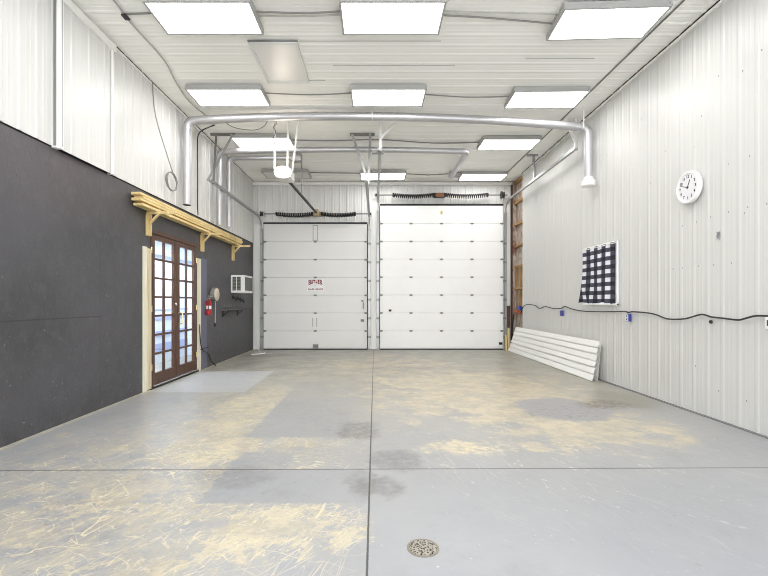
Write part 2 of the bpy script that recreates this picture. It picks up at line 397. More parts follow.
# ---- back wall around the two big doors
LD = (-3.29, -.235, 3.72); RD = (.15, 3.78, 4.26)                  # x0, x1, top
mb = MB(); pl = lambda a, d, b: (a, YB-d, b)
for (a0, a1, b0, b1) in ((XL, LD[0]-.02, .0, ZC), (LD[0]-.02, LD[1]+.02, LD[2]+.02, ZC), (LD[1]+.02, RD[0]-.02, 0, ZC), (RD[0]-.02, RD[1]+.02, RD[2]+.02, ZC), (RD[1]+.02, 4.03, 0, ZC)):
    sheet(mb, ribs(a0, a1, .22, .03, .026), pl, b0, b1, .12)
wb = mb.build('wall_back', M['wall']); struct(wb, 'white ribbed metal back wall around the two overhead doors', 'wall')
# ---- left wall: charcoal plywood below, white metal above, opening for the french door
D0, D1, DH = 6.96, 8.76, 2.58
mb = MB(); mb.box(XL-.06, XL, Y0, D0, 0, 3.14).box(XL-.06, XL, D1, YB, 0, 3.14).box(XL-.06, XL, D0, D1, DH, 3.14)
struct(mb.build('wall_left_lower', M['dark']), 'charcoal painted plywood lower part of the left wall', 'wall')
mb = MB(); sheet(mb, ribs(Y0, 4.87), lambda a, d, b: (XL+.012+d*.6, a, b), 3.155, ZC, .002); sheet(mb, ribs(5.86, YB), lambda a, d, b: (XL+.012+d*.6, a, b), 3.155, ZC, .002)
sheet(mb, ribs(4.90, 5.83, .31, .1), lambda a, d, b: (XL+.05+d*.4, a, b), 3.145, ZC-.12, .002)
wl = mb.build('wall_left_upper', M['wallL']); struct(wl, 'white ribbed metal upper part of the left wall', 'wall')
MB().box(XL-.12, XL+.004, Y0, YB, 3.14, 5.0).build('dark_sheathing', M['gap'], wl)
# trims
def trim(k, mb, mname, label): return struct(mb.build('trim_%d' % k, M[mname]), label, 'trim')
mb = MB().box(XL, XL+.085, 4.86, 4.905, 3.14, ZC-.02); mb.box(XL, XL+.06, 4.83, 4.86, 3.14, ZC-.02)
trim(1, mb, 'trim', 'white vertical channel on the upper left wall, nearer one')
mb = MB().box(XL, XL+.075, 5.84, 5.875, 3.14, ZC-.14); trim(2, mb, 'trim', 'white vertical channel on the upper left wall, farther one')
mb = MB().box(XL, XL+.09, 4.905, 5.9, ZC-.15, ZC-.06); trim(3, mb, 'trim', 'white header strip over the plain panel of the left wall')
mb = MB().box(XL, XL+.03, Y0, YB, ZC-.05, ZC-.022); trim(4, mb, 'trim', 'white trim where left wall meets ceiling')
mb = MB().box(XR-.03, XR, Y0, YW, ZC-.055, ZC-.024); trim(5, mb, 'trim', 'white trim where right wall meets ceiling')
mb = MB().box(XL, XL+.028, Y0, YB, ZC-.021, ZC-.001).box(XR-.03, XR, Y0, YW, ZC-.023, ZC-.001).box(XL+.03, XL+.042, 4.905, 5.9, ZC-.165, ZC-.15).box(XL+.03, XL+.045, 5.8, 5.84, 3.14, ZC-.16).box(XL+.02, XL+.04, 5.875, 5.89, 3.14, ZC-.14)
trim(6, mb, 'gap', 'dark strips painted in as shadow gaps along the wall trims')  # near-black strips stand in for the shade between trims and sheets
mb = MB().box(3.622, 3.638, Y0, YB, ZC-.024, ZC-.01); trim(7, mb, 'greyline', 'dark lap seam running along the ceiling by the right wall')
mb = MB().box(XL+.03, XL+.058, 4.822, 4.83, 3.16, ZC-.03).box(XL+.05, XL+.066, 4.905, 4.911, 3.16, ZC-.16).box(XL+.055, XL+.087, 4.878, 4.886, 3.16, ZC-.03); trim(17, mb, 'greyline', 'grey joint lines of the nearer wall channel')
mb = MB()
for x0_, x1_, y_ in ((-1.06, .9, 5.88), (-.63, 1.2, 6.49), (-1.1, -.8, 6.93), (2.2, 3.2, 6.3)): mb.box(x0_, x1_, y_, y_+.004, ZC-.0105, ZC-.004)
trim(8, mb, 'paleCable', 'fine cross seams between ceiling sheets')
mb = MB().box(XL, 4.05, YB-.10, YB-.02, ZC-.11, ZC-.025); trim(9, mb, 'trim', 'white band where back wall meets ceiling')
mb = MB()                                                           # flat casing between and beside the big doors
mb.box(LD[1]+.06, RD[0]-.06, YB-.05, YB-.02, 0.01, 4.45).box(XL+.05, LD[0]-.08, YB-.05, YB-.02, 0.01, 3.7).box(RD[1]+.07, 4.0, YB-.05, YB-.02, 1.30, 4.3)
trim(10, mb, 'trim', 'white flat casings beside the overhead doors')
mb = MB().box(LD[0]-.01, LD[1]+.01, YB-.062, YB-.03, LD[2]+.0, LD[2]+.045).box(RD[0]-.01, RD[1]+.01, YB-.062, YB-.03, RD[2], RD[2]+.05)
trim(11, mb, 'black', 'black weather seals over the overhead doors')
mb = MB().box(XR-.035, XR-.002, Y0, YW, 0, .014); trim(12, mb, 'greyline', 'dark gap at the foot of the right wall')
# exposed framing bay at the far right
bay = MB().box(4.16, 4.20, YW-.02, YB, 0, ZC-.02).box(4.05, 4.16, YB-.06, YB, 0, ZC-.02).build('wall_right_bay', M['kraft']); struct(bay, 'unfinished framing bay with kraft insulation at far end of right wall', 'wall')
for z in (4.88, 4.29, 3.66, 3.03, 2.43, 1.80, 1.15): MB().box(4.085, 4.16, YW-.05, YB-.13, z-.03, z+.03).build('girt', M['girt'], bay)
mb = MB().box(4.022, 4.055, YB-.10, YB, 0, ZC-.05); mb.build('corner_post', M['darkplank'], bay)
for y_, a, b in ((12.2, 1.83, 2.4), (12.55, 1.83, 2.4), (12.25, 1.15, 1.78)): MB().box(4.09, 4.16, y_, y_+.05, a, b).build('blocking', M['girt'], bay)
MB().box(XR-.012, 4.16, YW-.004, YW+.004, .0, ZC-.03).build('sheet_edge', M['trim'], bay)

# ---- room behind the french door
mb = MB().box(-5.1, -5.0, 6.0, 11.5, 0, 2.6).box(-5.1, XL-.06, 5.9, 6.0, 0, 2.6).box(-5.1, XL-.06, 11.5, 11.6, 0, 2.6).box(-5.1, XL-.06, 5.9, 11.6, 2.5, 2.6)
ves = mb.build('wall_left_vestibule', M['vest']); struct(ves, 'pale blue-white room seen through the french door panes', 'wall')
mb = MB()
for k, z in enumerate((.25, .62, 1.0, 1.22)): mb.box(-5.0, -4.985, 6.0, 11.5, z, z+(.2, .12, .1, .03)[k])
mb.build('blue_band', M['vestblue'], ves)  # blue stripes along the far wall of the little room

# ---- french door
d1 = empty('door_1', (XL, D0, 0), 'pair of dark brown glazed french doors in the charcoal wall', 'door', kind='structure')
W = D1-D0
mb = MB().box(-.055, .005, .0, .035, .03, DH).box(-.055, .005, W-.035, W, .03, DH).box(-.055, .03, 0, W, DH-.06, DH); mb.build('door_frame', M['doorwood'], d1)
MB().box(-.06, .04, -.02, W+.02, 0, .045).build('threshold', M['black'], d1)
MB().box(.03, .055, .02, W-.02, .045, .06).build('sill_strip', M['chrome'], d1)
for (a0, a1, p0, p1) in ((.038, W/2-.003, .125, W/2-.105), (W/2+.003, W-.038, W/2+.125, W-.15)):
    mb = MB(); x0, x1 = -.035, .012
    mb.box(x0, x1, a0, p0, .06, DH-.065).box(x0, x1, p1, a1, .06, DH-.065).box(x0, x1, p0, p1, .06, .245).box(x0, x1, p0, p1, 2.43, DH-.065)
    pm = (p0+p1)/2; mb.box(x0+.006, x1-.004, pm-.019, pm+.019, .245, 2.43)
    for k in range(1, 7):
        z = .245+k*(2.43-.245)/7; mb.box(x0+.008, x1-.006, p0, p1, z-.018, z+.018)
    leaf = mb.build('door_leaf', M['doorwood'], d1, bevel=.003)
    MB().box(-.014, -.010, p0, p1, .245, 2.43).build('glass_panes', M['glass'], leaf)
    MB().box(x1, x1+.004, p0-.02, p0-.014, .4, .401)
mb = MB()
mb.tube([(.012, W/2+.06, 1.21), (.07, W/2+.06, 1.21)]+arc((.07, W/2+.06, 1.19), .02, PI/2, 0, (1, 0, 0), (0, 0, 1), 4)+arc((.07, W/2+.06, 1.03), .02, 0, -PI/2, (1, 0, 0), (0, 0, 1), 4)+[(.012, W/2+.06, 1.01)], .011, 8)
mb.build('pull_handle', M['brass'], d1, smooth=True)
mb = MB().lathe([(.03, 0), (.03, .012), (.02, .022)], (.012, W/2-.05, 1.37), (1, 0, 0), 18); mb.build('deadbolt', M['chrome'], d1, smooth=True)
mb = MB()
for a in (.018, W-.018):
    for z in (.35, 1.3, 2.25): mb.tube([(.012, a, z-.05), (.012, a, z+.05)], .012, 8)
mb.build('hinges', M['brass'], d1)
# raw jambs beside it
mb = MB().box(XL, XL+.02, D0-.235, D0-.13, .0, 2.28); trim(13, mb, 'rawtrim', 'cream jamb strip left of the french doors')
mb = MB().box(XL, XL+.035, D0-.13, D0-.03, .02, 2.26); trim(14, mb, 'rawedge', 'bare wood jamb strip left of the french doors')
mb = MB().box(XL, XL+.02, D1+.03, D1+.18, .0, 2.30); trim(15, mb, 'rawtrim', 'cream jamb strip right of the french doors')
mb = MB().box(XL, XL+.008, D1+.2, D1+.52, 0.005, 2.32); trim(16, mb, 'paintpatch', 'unpainted blue-grey strip right of the french doors')

# ------------------------------------------------------------------ the two overhead doors
def overhead(name, D, nsec, cols, m, label):
    x0, x1, top = D; w_ = x1-x0; yb = YB-.01
    r = empty(name, ((x0+x1)/2, yb, 0), label, 'overhead door', kind='structure')
    h = (top-.03)/nsec
    for k in range(nsec):
        z0 = .03+k*h; mb = MB(); e = .006
        # a slightly crowned section with a tongue at each joint
        prof = [(-.0, z0+.001), (-.012, z0+.001+e), (-.014, z0+.05), (-.014, z0+h-.05), (-.012, z0+h-.001-e), (0, z0+h-.001)]
        vs = [(sx, d-.03, z) for sx in (-w_/2, w_/2) for d, z in prof]+[(sx, .03, z) for sx in (-w_/2, w_/2) for z in (z0+.001, z0+h-.001)]
        n = len(prof); fs = [(i, n+i, n+i+1, i+1) for i in range(n-1)]+[(2*n, 2*n+1, 2*n+3, 2*n+2), tuple(range(n))+(2*n+1, 2*n), tuple(range(2*n-1, n-1, -1))+(2*n+2, 2*n+3), (0, 2*n, 2*n+2, n), (n-1, 2*n-1, 2*n+3, 2*n+1)]
        mb.add(vs, fs); mb.build('door_section', m, r)
    for k in range(1, nsec):
        for c in cols:
            z = .03+k*h; mb = MB().box(c-.055, c+.055, -.053, -.044, z-.012, z+.014).box(c-.03, c+.03, -.058, -.044, z-.03, z+.02)
            mb.build('hinge', M['angle'], r)
    MB().box(-w_/2, w_/2, -.05, .02, .0, .032).build('bottom_seal', M['black'], r)
    return r, w_, h
dA, wA, hA = overhead('door_2', LD, 7, (-1.49, 0, 1.49), M['doorA'], 'left white sectional overhead door with a red lettered sticker')
dB, wB, hB = overhead('door_3', RD, 8, (-1.78, -.9, 0, .9, 1.78), M['doorB'], 'right white sectional overhead door, the taller and wider one')
# parts of the left door
mb = MB().box(-.075, -.055, -.06, -.044, 3.22, 3.68).box(.055, .075, -.06, -.044, 3.22, 3.68).box(-.075, .075, -.06, -.044, 3.66, 3.68).box(-.075, .075, -.06, -.044, 3.22, 3.24)
mb.build('operator_bracket', M['housing'], dA)
for sx in (-.09, .03): MB().box(sx, sx+.025, -.05, -.044, .68, .94).build('lift_handle', M['housing'], dA)
MB().box(-.07, .09, -.075, -.044, .13, .165).box(0, .03, -.085, -.044, .06, .16).build('bottom_latch', M['black'], dA) if False else MB().box(-.07, .09, -.075, -.044, .06, .16).build('bottom_latch', M['angle'], dA)
mb = MB().box(1.36, 1.42, -.07, -.044, 1.42, 1.47).box(1.40, 1.43, -.06, -.044, 1.2, 1.4).box(1.34, 1.44, -.07, -.044, .83, .90); mb.build('side_lock', M['angle'], dA)
mb = MB().box(-1.56, -1.48, -.07, -.044, 1.13, 1.19); mb.build('pull_handle', M['black'], dB)
MB().box(wB/2-.12, wB/2-.02, -.07, -.044, .15, .22).build('bottom_latch', M['black'], dB)
MB().box(-.03, .03, -.06, -.044, 4.0, 4.1).build('tape_scrap', mat('yellow_tape', (.62, .52, .2), .6), dB)
# sticker: white with maroon letters, end letters reaching lower
st = MB().box(-.25, .25, -.0465, -.044, 1.73, 2.10); st = st.build('sticker', M['sticker'], dA)
mb = MB(); xs = (-.17, -.10, -.035, .03, .092, .165); sz = (.20, .15, .125, .125, .15, .20)
for ch, cx, s in zip('BUTLER', xs, sz):
    vs, fs = text_mesh(ch, s, sx=.66 if ch in 'BR' else .67, bold=.0065 if ch in 'BR' else .011)
    mb.add([(vx+cx, -.049-vz, vy+2.055-s*.36) for vx, vy, vz in vs], fs)
mb.build('lettering', M['maroon'], st)
mb = MB(); vs, fs = text_mesh('INC.', .04); mb.add([(vx, -.048-vz, vy+1.895) for vx, vy, vz in vs], fs); mb.build('small_lettering', M['greyink'], st)
mb = MB()
for txt, cx in (('SALES', -.125), ('SERVICE', .115)):
    vs, fs = text_mesh(txt, .06, sx=1.15 if txt == 'SALES' else 1.0, bold=.002); mb.add([(vx+cx, -.048-vz, vy+1.785) for vx, vy, vz in vs], fs)
mb.build('line_lettering', M['maroon'], st)

# tracks
def track(X, ztop, zh, yend, side, label, hanger):
    r = empty('door_track', (X, YB-.09, 0), label, 'door track', 'overhead door tracks')
    mb = MB(); mb.box(-.03, .03, -.008, .0, .02, zh-.3).box(-.03, -.024, -.05, 0, .02, zh-.3).box(.024, .03, -.05, 0, .02, zh-.3); mb.build('vertical_rail', M['galv'], r)
    for k in range(6): MB().box(-.045, .045, -.012, .02, .35+k*.55, .41+k*.55).build('rail_clip', M['angle'], r)
    ye = yend-(YB-.09); pts = [(0, -.025, zh-.32)]+[(0, p[1], p[2]) for p in arc((0, -.325, zh-.30), .30, 0, PI/2, (0, 1, 0), (0, 0, 1), 8)]
    mb = MB()
    for a, b in zip(pts, pts[1:]): mb.bar(a, b, .055, .03, (1, 0, 0))
    mb.bar((0, -.32, zh), (0, ye, zh), .055, .012).bar((.027, -.32, zh+.02), (.027, ye, zh+.02), .008, .05).bar((-.027, -.32, zh+.02), (-.027, ye, zh+.02), .008, .05)
    mb.build('horizontal_rail', M['galv'], r)
    for (kind, mname, (ax, ay, az), (bx, by, bz)) in hanger:
        mb = MB().angle((ax-X, ay-(YB-.09), az), (bx-X, by-(YB-.09), bz), .045 if kind != 'hanger_plate' else .055, .006); mb.build(kind, M[mname], r)
    return r
zc = ZC-.018
track(-3.34, 3.72, 3.86, 8.75, -1, 'steel track left of the left overhead door', [
    ('hanger_plate', 'angle', (-3.47, 9.1, zc-.025), (-2.95, 9.1, zc-.025)), ('hanger', 'angle', (-3.35, 9.06, zc), (-3.35, 8.9, 3.84)), ('hanger_brace', 'galv', (-3.0, 9.05, zc-.03), (-3.49, 8.95, 3.93))])
track(-.17, 3.72, 3.86, 8.75, 1, 'steel track right of the left overhead door', [
    ('hanger_plate', 'angle', (-.53, 9.1, zc-.025), (-.01, 9.1, zc-.025)), ('hanger', 'galv', (-.12, 9.06, zc), (-.16, 8.9, 3.84)), ('hanger_brace', 'galv', (-.5, 9.05, zc-.03), (-.18, 8.95, 3.95))])
track(.09, 4.26, 4.40, 8.45, -1, 'steel track left of the right overhead door', [
    ('hanger', 'whitesteel', (.09, 8.52, zc), (.085, 8.5, 4.38)), ('hanger_brace', 'whitesteel', (.40, 8.52, zc), (.10, 8.5, 4.66)), ('hanger_plate', 'angle', (-.06, 8.6, 4.37), (.17, 8.6, 4.37))])
track(3.84, 4.26, 4.33, 8.25, 1, 'steel track right of the right overhead door', [
    ('hanger', 'whitesteel', (3.84, 8.3, zc), (3.84, 8.28, 4.31)), ('hanger_brace', 'whitesteel', (3.63, 8.3, zc-.02), (3.83, 8.29, 4.50)), ('hanger', 'galv', (3.80, 10.4, zc), (3.83, 10.4, 4.33)), ('hanger_plate', 'galv', (3.66, 10.4, zc-.02), (3.93, 10.4, zc-.02))])

# torsion springs
def springs(xa, xb, z, s1, s2, br, brm, drums, label):
    y = YB-.22; xm = (br[0]+br[1])/2
    r = empty('torsion_spring_bar', (xm, y, z), label, 'torsion spring')
    MB().tube([(xa-xm, 0, 0), (xb-xm, 0, 0)], .014, 10).build('shaft', M['black'], r, smooth=True)
    for (a, b) in (s1, s2):
        n = 20; pts = []
        for i in range(n*9+1):
            f = i/(n*9); th = 2*PI*n*f
            pts.append((a+(b-a)*f-xm, math.cos(th)*.052, math.sin(th)*.052-.05*math.sin(PI*f)*.8))
        MB().tube(pts, .017, 6).build('spring', M['springsteel'], r, smooth=True)
        for q in (a, b): MB().tube([(q-xm-.02, 0, 0), (q-xm+.02, 0, 0)], .06, 14).build('spring_cone', M['black'], r)
    MB().box(br[0]-xm+.02, br[1]-xm-.02, -.0, .17, -.05, .07).build('centre_bracket', M[brm if brm == 'tan' else 'black'], r, bevel=.01)
    MB().box(br[0]-xm+.07, br[1]-xm-.07, -.03, -.001, -.06, .06).build('bracket_plate', M[brm], r, bevel=.006)
    for (xd, rad) in drums:
        MB().lathe([(rad*.8, -.05), (rad, -.045), (rad, -.02), (rad*.75, -.015), (rad*.75, .03), (rad*.9, .045), (rad*.4, .05)], (xd-xm, 0, 0), (1, 0, 0), 20).build('cable_drum', M['black'], r)
    for xd, rad in drums: MB().box(xd-xm+.05, xd-xm+.06, -.05, .19, -.06, .06).build('end_plate', M['galv'], r)
    return r
springs(-3.34, -.1, 3.98, (-2.87, -1.82), (-1.55, -.58), (-1.83, -1.53), 'tan', ((-3.30, .075), (-.16, .045)), 'torsion spring bar above the left overhead door with tan centre bracket')
springs(-.02, 3.86, 4.53, (.53, 1.70), (2.06, 3.28), (1.70, 2.08), 'rust', ((.06, .05), (3.72, .11)), 'torsion spring bar above the right overhead door with rusty centre bracket')

# opener
op = empty('garage_door_opener', (-1.77, 8.35, 3.9), 'garage door opener with glowing lamp hung from ceiling straps', 'door opener')
MB().box(-.15, .15, -.05, .38, -.09, .10).build('motor_housing', M['whitesteel'], op, bevel=.03)
mb = MB(); prof = [(.02, -.12), (.10, -.115), (.145, -.07), (.155, 0)]
vs, fs = [], []
mb.lathe([(.03, .14), (.10, .125), (.145, .07), (.155, 0)], (0, -.05, 0), (0, -1, 0), 24)
mb.v = [(x*1.05, y, z*.68) for x, y, z in mb.v]
mb.build('lamp_lens', M['lens'], op, smooth=True)
for (a, b) in (((-.16, 0, .09), (-.16, .05, 1.05)), ((.09, 0, .09), (.09, .05, 1.05)), ((.12, .3, .09), (.29, .05, 1.05))):
    MB().angle(a, b, .03, .005, (0, 1, 0)).build('hanger_strap', M['whitesteel'], op)
MB().bar((.0, .3, -.02), (.09, YB-.5-8.35, .06), .05, .035).build('rail', M['black'], op)
MB().bar((.03, .36, .0), (.09, YB-.6-8.35, .09), .02, .02).build('drive_chain', M['galv'], op)
mb = MB().box(.0, .18, YB-.44-8.35, YB-.20-8.35, .14, .34) if False else MB().box(.02, .15, YB-.52-8.35, YB-.33-8.35, -.02, .16)
mb.build('header_bracket', M['tan'], op, bevel=.01)
mb = MB().tube(smoothline([(-.16, .02, 1.04), (-.13, .0, .96), (-.19, -.02, .88), (-.15, .0, .80), (-.2, -.02, .62), (-.13, -.01, .55)]), .006, 6); mb.build('power_cord', M['black'], op)

# ------------------------------------------------------------------ ceiling lights
LIGHTS = [(-2.06, 5.28, 1, 0, 'left one of the three lit light panels nearest the top of the picture'),
          (.205, 5.28, 1, 0, 'middle one of the three lit light panels nearest the top of the picture'),
          (2.87, 5.38, 1, -2.5, 'right one of the three lit light panels nearest the top, slightly askew'),
          (-2.47, 7.33, 1, 0, 'lit light panel left of the middle one in the second row'),
          (.22, 7.33, 1, 0, 'middle lit light panel of the second row, just before the long duct'),
          (2.92, 7.40, 1, -1, 'lit light panel right of the middle one in the second row, beside the duct end'),
          (-2.42, 9.40, 1, 0, 'lit light panel behind the opener straps, between the two ceiling ducts'),
          (2.93, 9.50, 1, 0, 'lit light panel right of the shorter duct elbow, third row'),
          (-2.40, 11.8, 0, 0, 'unlit grey light panel above the left overhead door'),
          (.22, 11.9, 1, 0, 'lit light panel in the far row above the post between the overhead doors'),
          (2.98, 12.0, 1, 0, 'lit light panel in the far row above the right overhead door')]
def fixture():
    root = bpy.data.objects.new('ceiling_light', None); COL.objects.link(root)
    a, b = .61, .30
    mb = MB().box(-a, a, -b, b, .012, .085).box(-a-.012, -a+.014, -b-.01, b+.01, -.004, .075).box(a-.014, a+.012, -b-.01, b+.01, -.004, .075).box(-a, a, -b-.012, -b+.014, -.004, .03).box(-a, a, b-.014, b+.012, -.004, .03)
    mb.build('housing', M['housing'], root)
    MB().box(-a+.016, a-.016, -b+.016, b-.016, -.001, .008).build('diffuser', M['diff'], root)
    return root
proto = fixture()
for i, (x, y, lit, rz, lab) in enumerate(LIGHTS):
    if i == 0: o = proto
    else:
        o = proto.copy(); COL.objects.link(o)
        for ch in list(proto.children):
            c = ch.copy(); COL.objects.link(c); c.parent = o
            if not lit and ch.name.startswith('diffuser'):
                c.data = ch.data.copy(); c.data.materials[0] = M['diffoff']
    o.location = (x, y, ZC-.10); o.rotation_euler = (0, 0, math.radians(rz)); tag(o, lab, 'ceiling light', 'fluorescent ceiling light panels')

# attic hatch
h_ = empty('ceiling_hatch', (-1.39, 6.4, ZC), 'white framed access hatch in the ceiling left of centre', 'hatch')
MB().box(-.30, .30, -.50, .50, -.035, -.012).build('hatch_panel', mat('glossy_white_hatch', (.80, .79, .77), .32), h_)
MB().box(-.34, .34, -.550, -.541, -.032, -.012).build('hatch_shade_line', M['greyline'], h_)  # grey strip drawn in as the shadow along the hatch's near edge
MB().box(-.335, -.30, -.54, .54, -.05, -.012).box(.30, .335, -.54, .54, -.05, -.012).box(-.30, .30, -.54, -.50, -.05, -.012).box(-.30, .30, .50, .54, -.05, -.012).build('hatch_frame', M['hframe'], h_)

# ------------------------------------------------------------------ ducts
# long duct
Yd, xl, xr, zd, rd = 7.95, -3.46, 3.93, 4.76, .075
dd = empty('vent_duct', (0, Yd, zd), 'long round metal duct crossing the ceiling from wall to wall', 'duct')
bow = lambda x: .065-.0123*x-.0102*x*x
pts = [(x, 0, bow(x)) for x in [xl+.16+(xr-xl-.32)*i/30 for i in range(31)]]
MB().tube(pts, rd, 20).build('duct_run', M['alu'], dd, smooth=True)
for (X, s, L) in ((xl, -1, 1.53), (xr, 1, .99)):
    zz = bow(X)-.02
    MB().tube([(X-s*.17, 0, zz+.02)]+arc((X-s*.15, 0, zz-.13), .15, PI/2, 0, (s, 0, 0), (0, 0, 1), 8)+[(X, 0, zz-.16)], rd+.004, 20).build('elbow', M['alu'], dd, smooth=True)
    MB().tube([(X, 0, zz-.14), (X, 0, zz-L)], rd, 20).build('drop_pipe', M['alu'], dd, smooth=True)
mb = MB().tube([(xr, 0, -1.05), (xr, 0, -1.10), (xr, 0, -1.12), (xr, 0, -1.21), (xr, 0, -1.23)], [.08, .083, .118, .124, .1], 20); mb.build('hood', M['acwhite'], dd, smooth=True)
mb = MB().tube([(xl, 0, -1.562), (xl, 0, -1.568)], .068, 20); mb.build('duct_mouth', M['gap'], dd)
for X in (-.05, 3.8): MB().tube([(X+.0, 0+math.sin(a)*.081, bow(X)+math.cos(a)*.081) for a in [2*PI*i/20 for i in range(21)]], .008, 6).box(X-.012, X+.012, -.085, -.078, bow(X), ZC-zd-.005).build('hanging_strap', M['whitesteel'], dd)
# second duct
Yd2 = 9.55
d2 = empty('vent_duct', (0, Yd2, 4.74), 'shorter round duct that turns to run toward the back wall', 'duct')
bw = lambda x: .05*math.cos(PI*(x+.6)/5.6)-.01
MB().tube([(x, 0, bw(x)) for x in [-3.30+5.2*i/24 for i in range(25)]], .062, 18).build('duct_run', M['alu'], d2, smooth=True)
MB().tube([(1.88, 0, bw(1.9))]+[(p[0], p[1], bw(1.9)) for p in arc((1.90, .14, 0), .14, -PI/2, 0, (1, 0, 0), (0, 1, 0), 8)]+[(2.04, .17, bw(1.9))], .067, 18).build('elbow', M['alu'], d2, smooth=True)
MB().tube([(2.04, .15, bw(1.9)), (2.05, 2.0, .03)], .058, 18).build('return_run', M['alu'], d2, smooth=True)
MB().tube([(2.05, 1.9, .03), (2.05, 2.02, .03)]+[Vector((2.05, 2.02+.1*math.sin(a), .13-.1*math.cos(a))) for a in (.4, .8, 1.2, 1.57)]+[(2.05, 2.12, .20)], .061, 18).build('ceiling_elbow', M['alu'], d2, smooth=True)
MB().tube([(-3.28, 0, bw(-3.3))]+arc((-3.31, 0, bw(-3.3)-.13), .13, PI/2, PI, (1, 0, 0), (0, 0, 1), 8)+[(-3.44, 0, bw(-3.3)-.16)], .067, 18).build('elbow', M['alu'], d2, smooth=True)
MB().tube([(-3.44, 0, bw(-3.3)-.14), (-3.44, 0, -1.63)], .062, 18).build('drop_pipe', M['alu'], d2, smooth=True)
Yd3 = 10.2
d3 = empty('vent_duct', (0, Yd3, 4.82), 'short round duct farthest left, ending in a small grey box', 'duct')
MB().tube([(x, 0, -.01) for x in (-3.30, -2.6, -1.95)], .055, 16).build('duct_run', M['alu'], d3, smooth=True)
MB().tube([(-3.28, 0, -.01)]+arc((-3.32, 0, -.14), .13, PI/2, PI, (1, 0, 0), (0, 0, 1), 8)+[(-3.45, 0, -.17)], .06, 16).build('elbow', M['alu'], d3, smooth=True)
MB().tube([(-3.45, 0, -.15), (-3.45, 0, -1.66)], .055, 16).build('drop_pipe', M['alu'], d3, smooth=True)
MB().box(-1.97, -1.73, -.10, .10, -.10, .09).build('end_box', M['housing'], d3, bevel=.01)
# thin drop rod behind the opener
MB().tube([(0, 0, 0), (0, 0, .9)], .014, 8).build('hanging_rod', M['galv'], None, (-1.85, 10.9, ZC-.92)); tag(COL.objects['hanging_rod'], 'thin grey rod hanging from ceiling right of the opener', 'rod')

# ------------------------------------------------------------------ cables and boxes
def cable(pts, r, mname, label, name='cable', cat='cable', group=None, loc=None, smooth=True):
    L = Vector(loc or pts[0]); P = [Vector(p)-L for p in pts]
    o = MB().tube(smoothline(P, 5) if smooth else P, r, 7).build(name, M[mname], None, L, smooth=True); return tag(o, label, cat, group)
zt = ZC-.028
g = 'conduits between the ceiling lights'
cable([(-1.45, 5.25, zt), (-.9, 5.27, zt-.006), (-.42, 5.25, zt)], .011, 'cable', 'dark conduit between left and middle light panels of the first row, nearer of two', 'conduit', 'conduit', g)
cable([(-1.45, 5.33, zt), (-.9, 5.33, zt-.005), (-.42, 5.31, zt)], .009, 'paleCable', 'pale conduit between left and middle light panels of the first row, farther of two', 'conduit', 'conduit', g)
cable([(.83, 5.32, zt), (1.4, 5.36, zt-.006), (2.25, 5.48, zt)], .011, 'cable', 'dark conduit between middle and right light panels of the first row', 'conduit', 'conduit', g)
cable([(.83, 5.24, zt), (1.5, 5.26, zt-.005), (2.25, 5.30, zt)], .008, 'paleCable', 'pale thin conduit between middle and right light panels of the first row', 'conduit', 'conduit', g)
cable([(-3.1, 5.3, zt), (-2.68, 5.28, zt)], .012, 'cable', 'short dark conduit left of the first row of light panels', 'conduit', 'conduit', g)
cable([(-1.85, 7.3, zt), (-1.1, 7.34, zt-.01), (-.4, 7.3, zt)], .011, 'cable', 'dark conduit between left and middle light panels of the second row', 'conduit', 'conduit', g)
cable([(.84, 7.35, zt), (1.6, 7.42, zt-.012), (2.3, 7.42, zt)], .011, 'cable', 'dark conduit between middle and right light panels of the second row', 'conduit', 'conduit', g)
cable([(-1.80, 9.42, zt), (-1.0, 9.46, zt), (.1, 9.4, zt), (1.3, 9.6, zt), (2.3, 9.55, zt)], .013, 'cable', 'long dark conduit between the two light panels of the third row', 'conduit', 'conduit', g)
cable([(-1.78, 11.8, zt), (-1.1, 11.82, zt), (-.4, 11.85, zt)], .013, 'cable', 'dark conduit right of the unlit light panel', 'conduit', 'conduit', g)
cable([(.84, 11.9, zt), (1.5, 12.0, zt), (2.05, 11.9, zt)], .013, 'cable', 'dark conduit from the far middle light panel to the ceiling box', 'conduit', 'conduit', g)
MB().box(-.16, .16, -.09, .09, -.09, 0).build('junction_box', M['housing'], None, (2.2, 11.9, ZC-.018), bevel=.008); tag(COL.objects['junction_box'], 'small grey box on the ceiling left of the far right light panel', 'junction box')
cable([(-3.05, 4.6, zt), (-3.06, 5.1, zt), (-3.09, 5.45, zt), (-3.08, 6.3, zt), (-3.2, 6.95, zt), (-3.27, 7.6, zt), (-3.2, 8.2, zt)], .012, 'paleCable', 'pale cable clipped along the ceiling near the left wall')
MB().box(-.03, .03, -.05, .05, -.02, 0).build('cable_clip', M['black'], None, (-3.07, 5.32, ZC-.041)); tag(COL.objects['cable_clip'], 'small black clip on the pale ceiling cable', 'clip')
cable([(-2.95, 8.45, zt), (-2.75, 8.45, zt-.12), (-2.4, 8.45, zt-.17), (-2.2, 8.42, zt-.13), (-2.08, 8.40, zt-.01)], .007, 'cable', 'thin slack cord under the ceiling left of the opener straps')
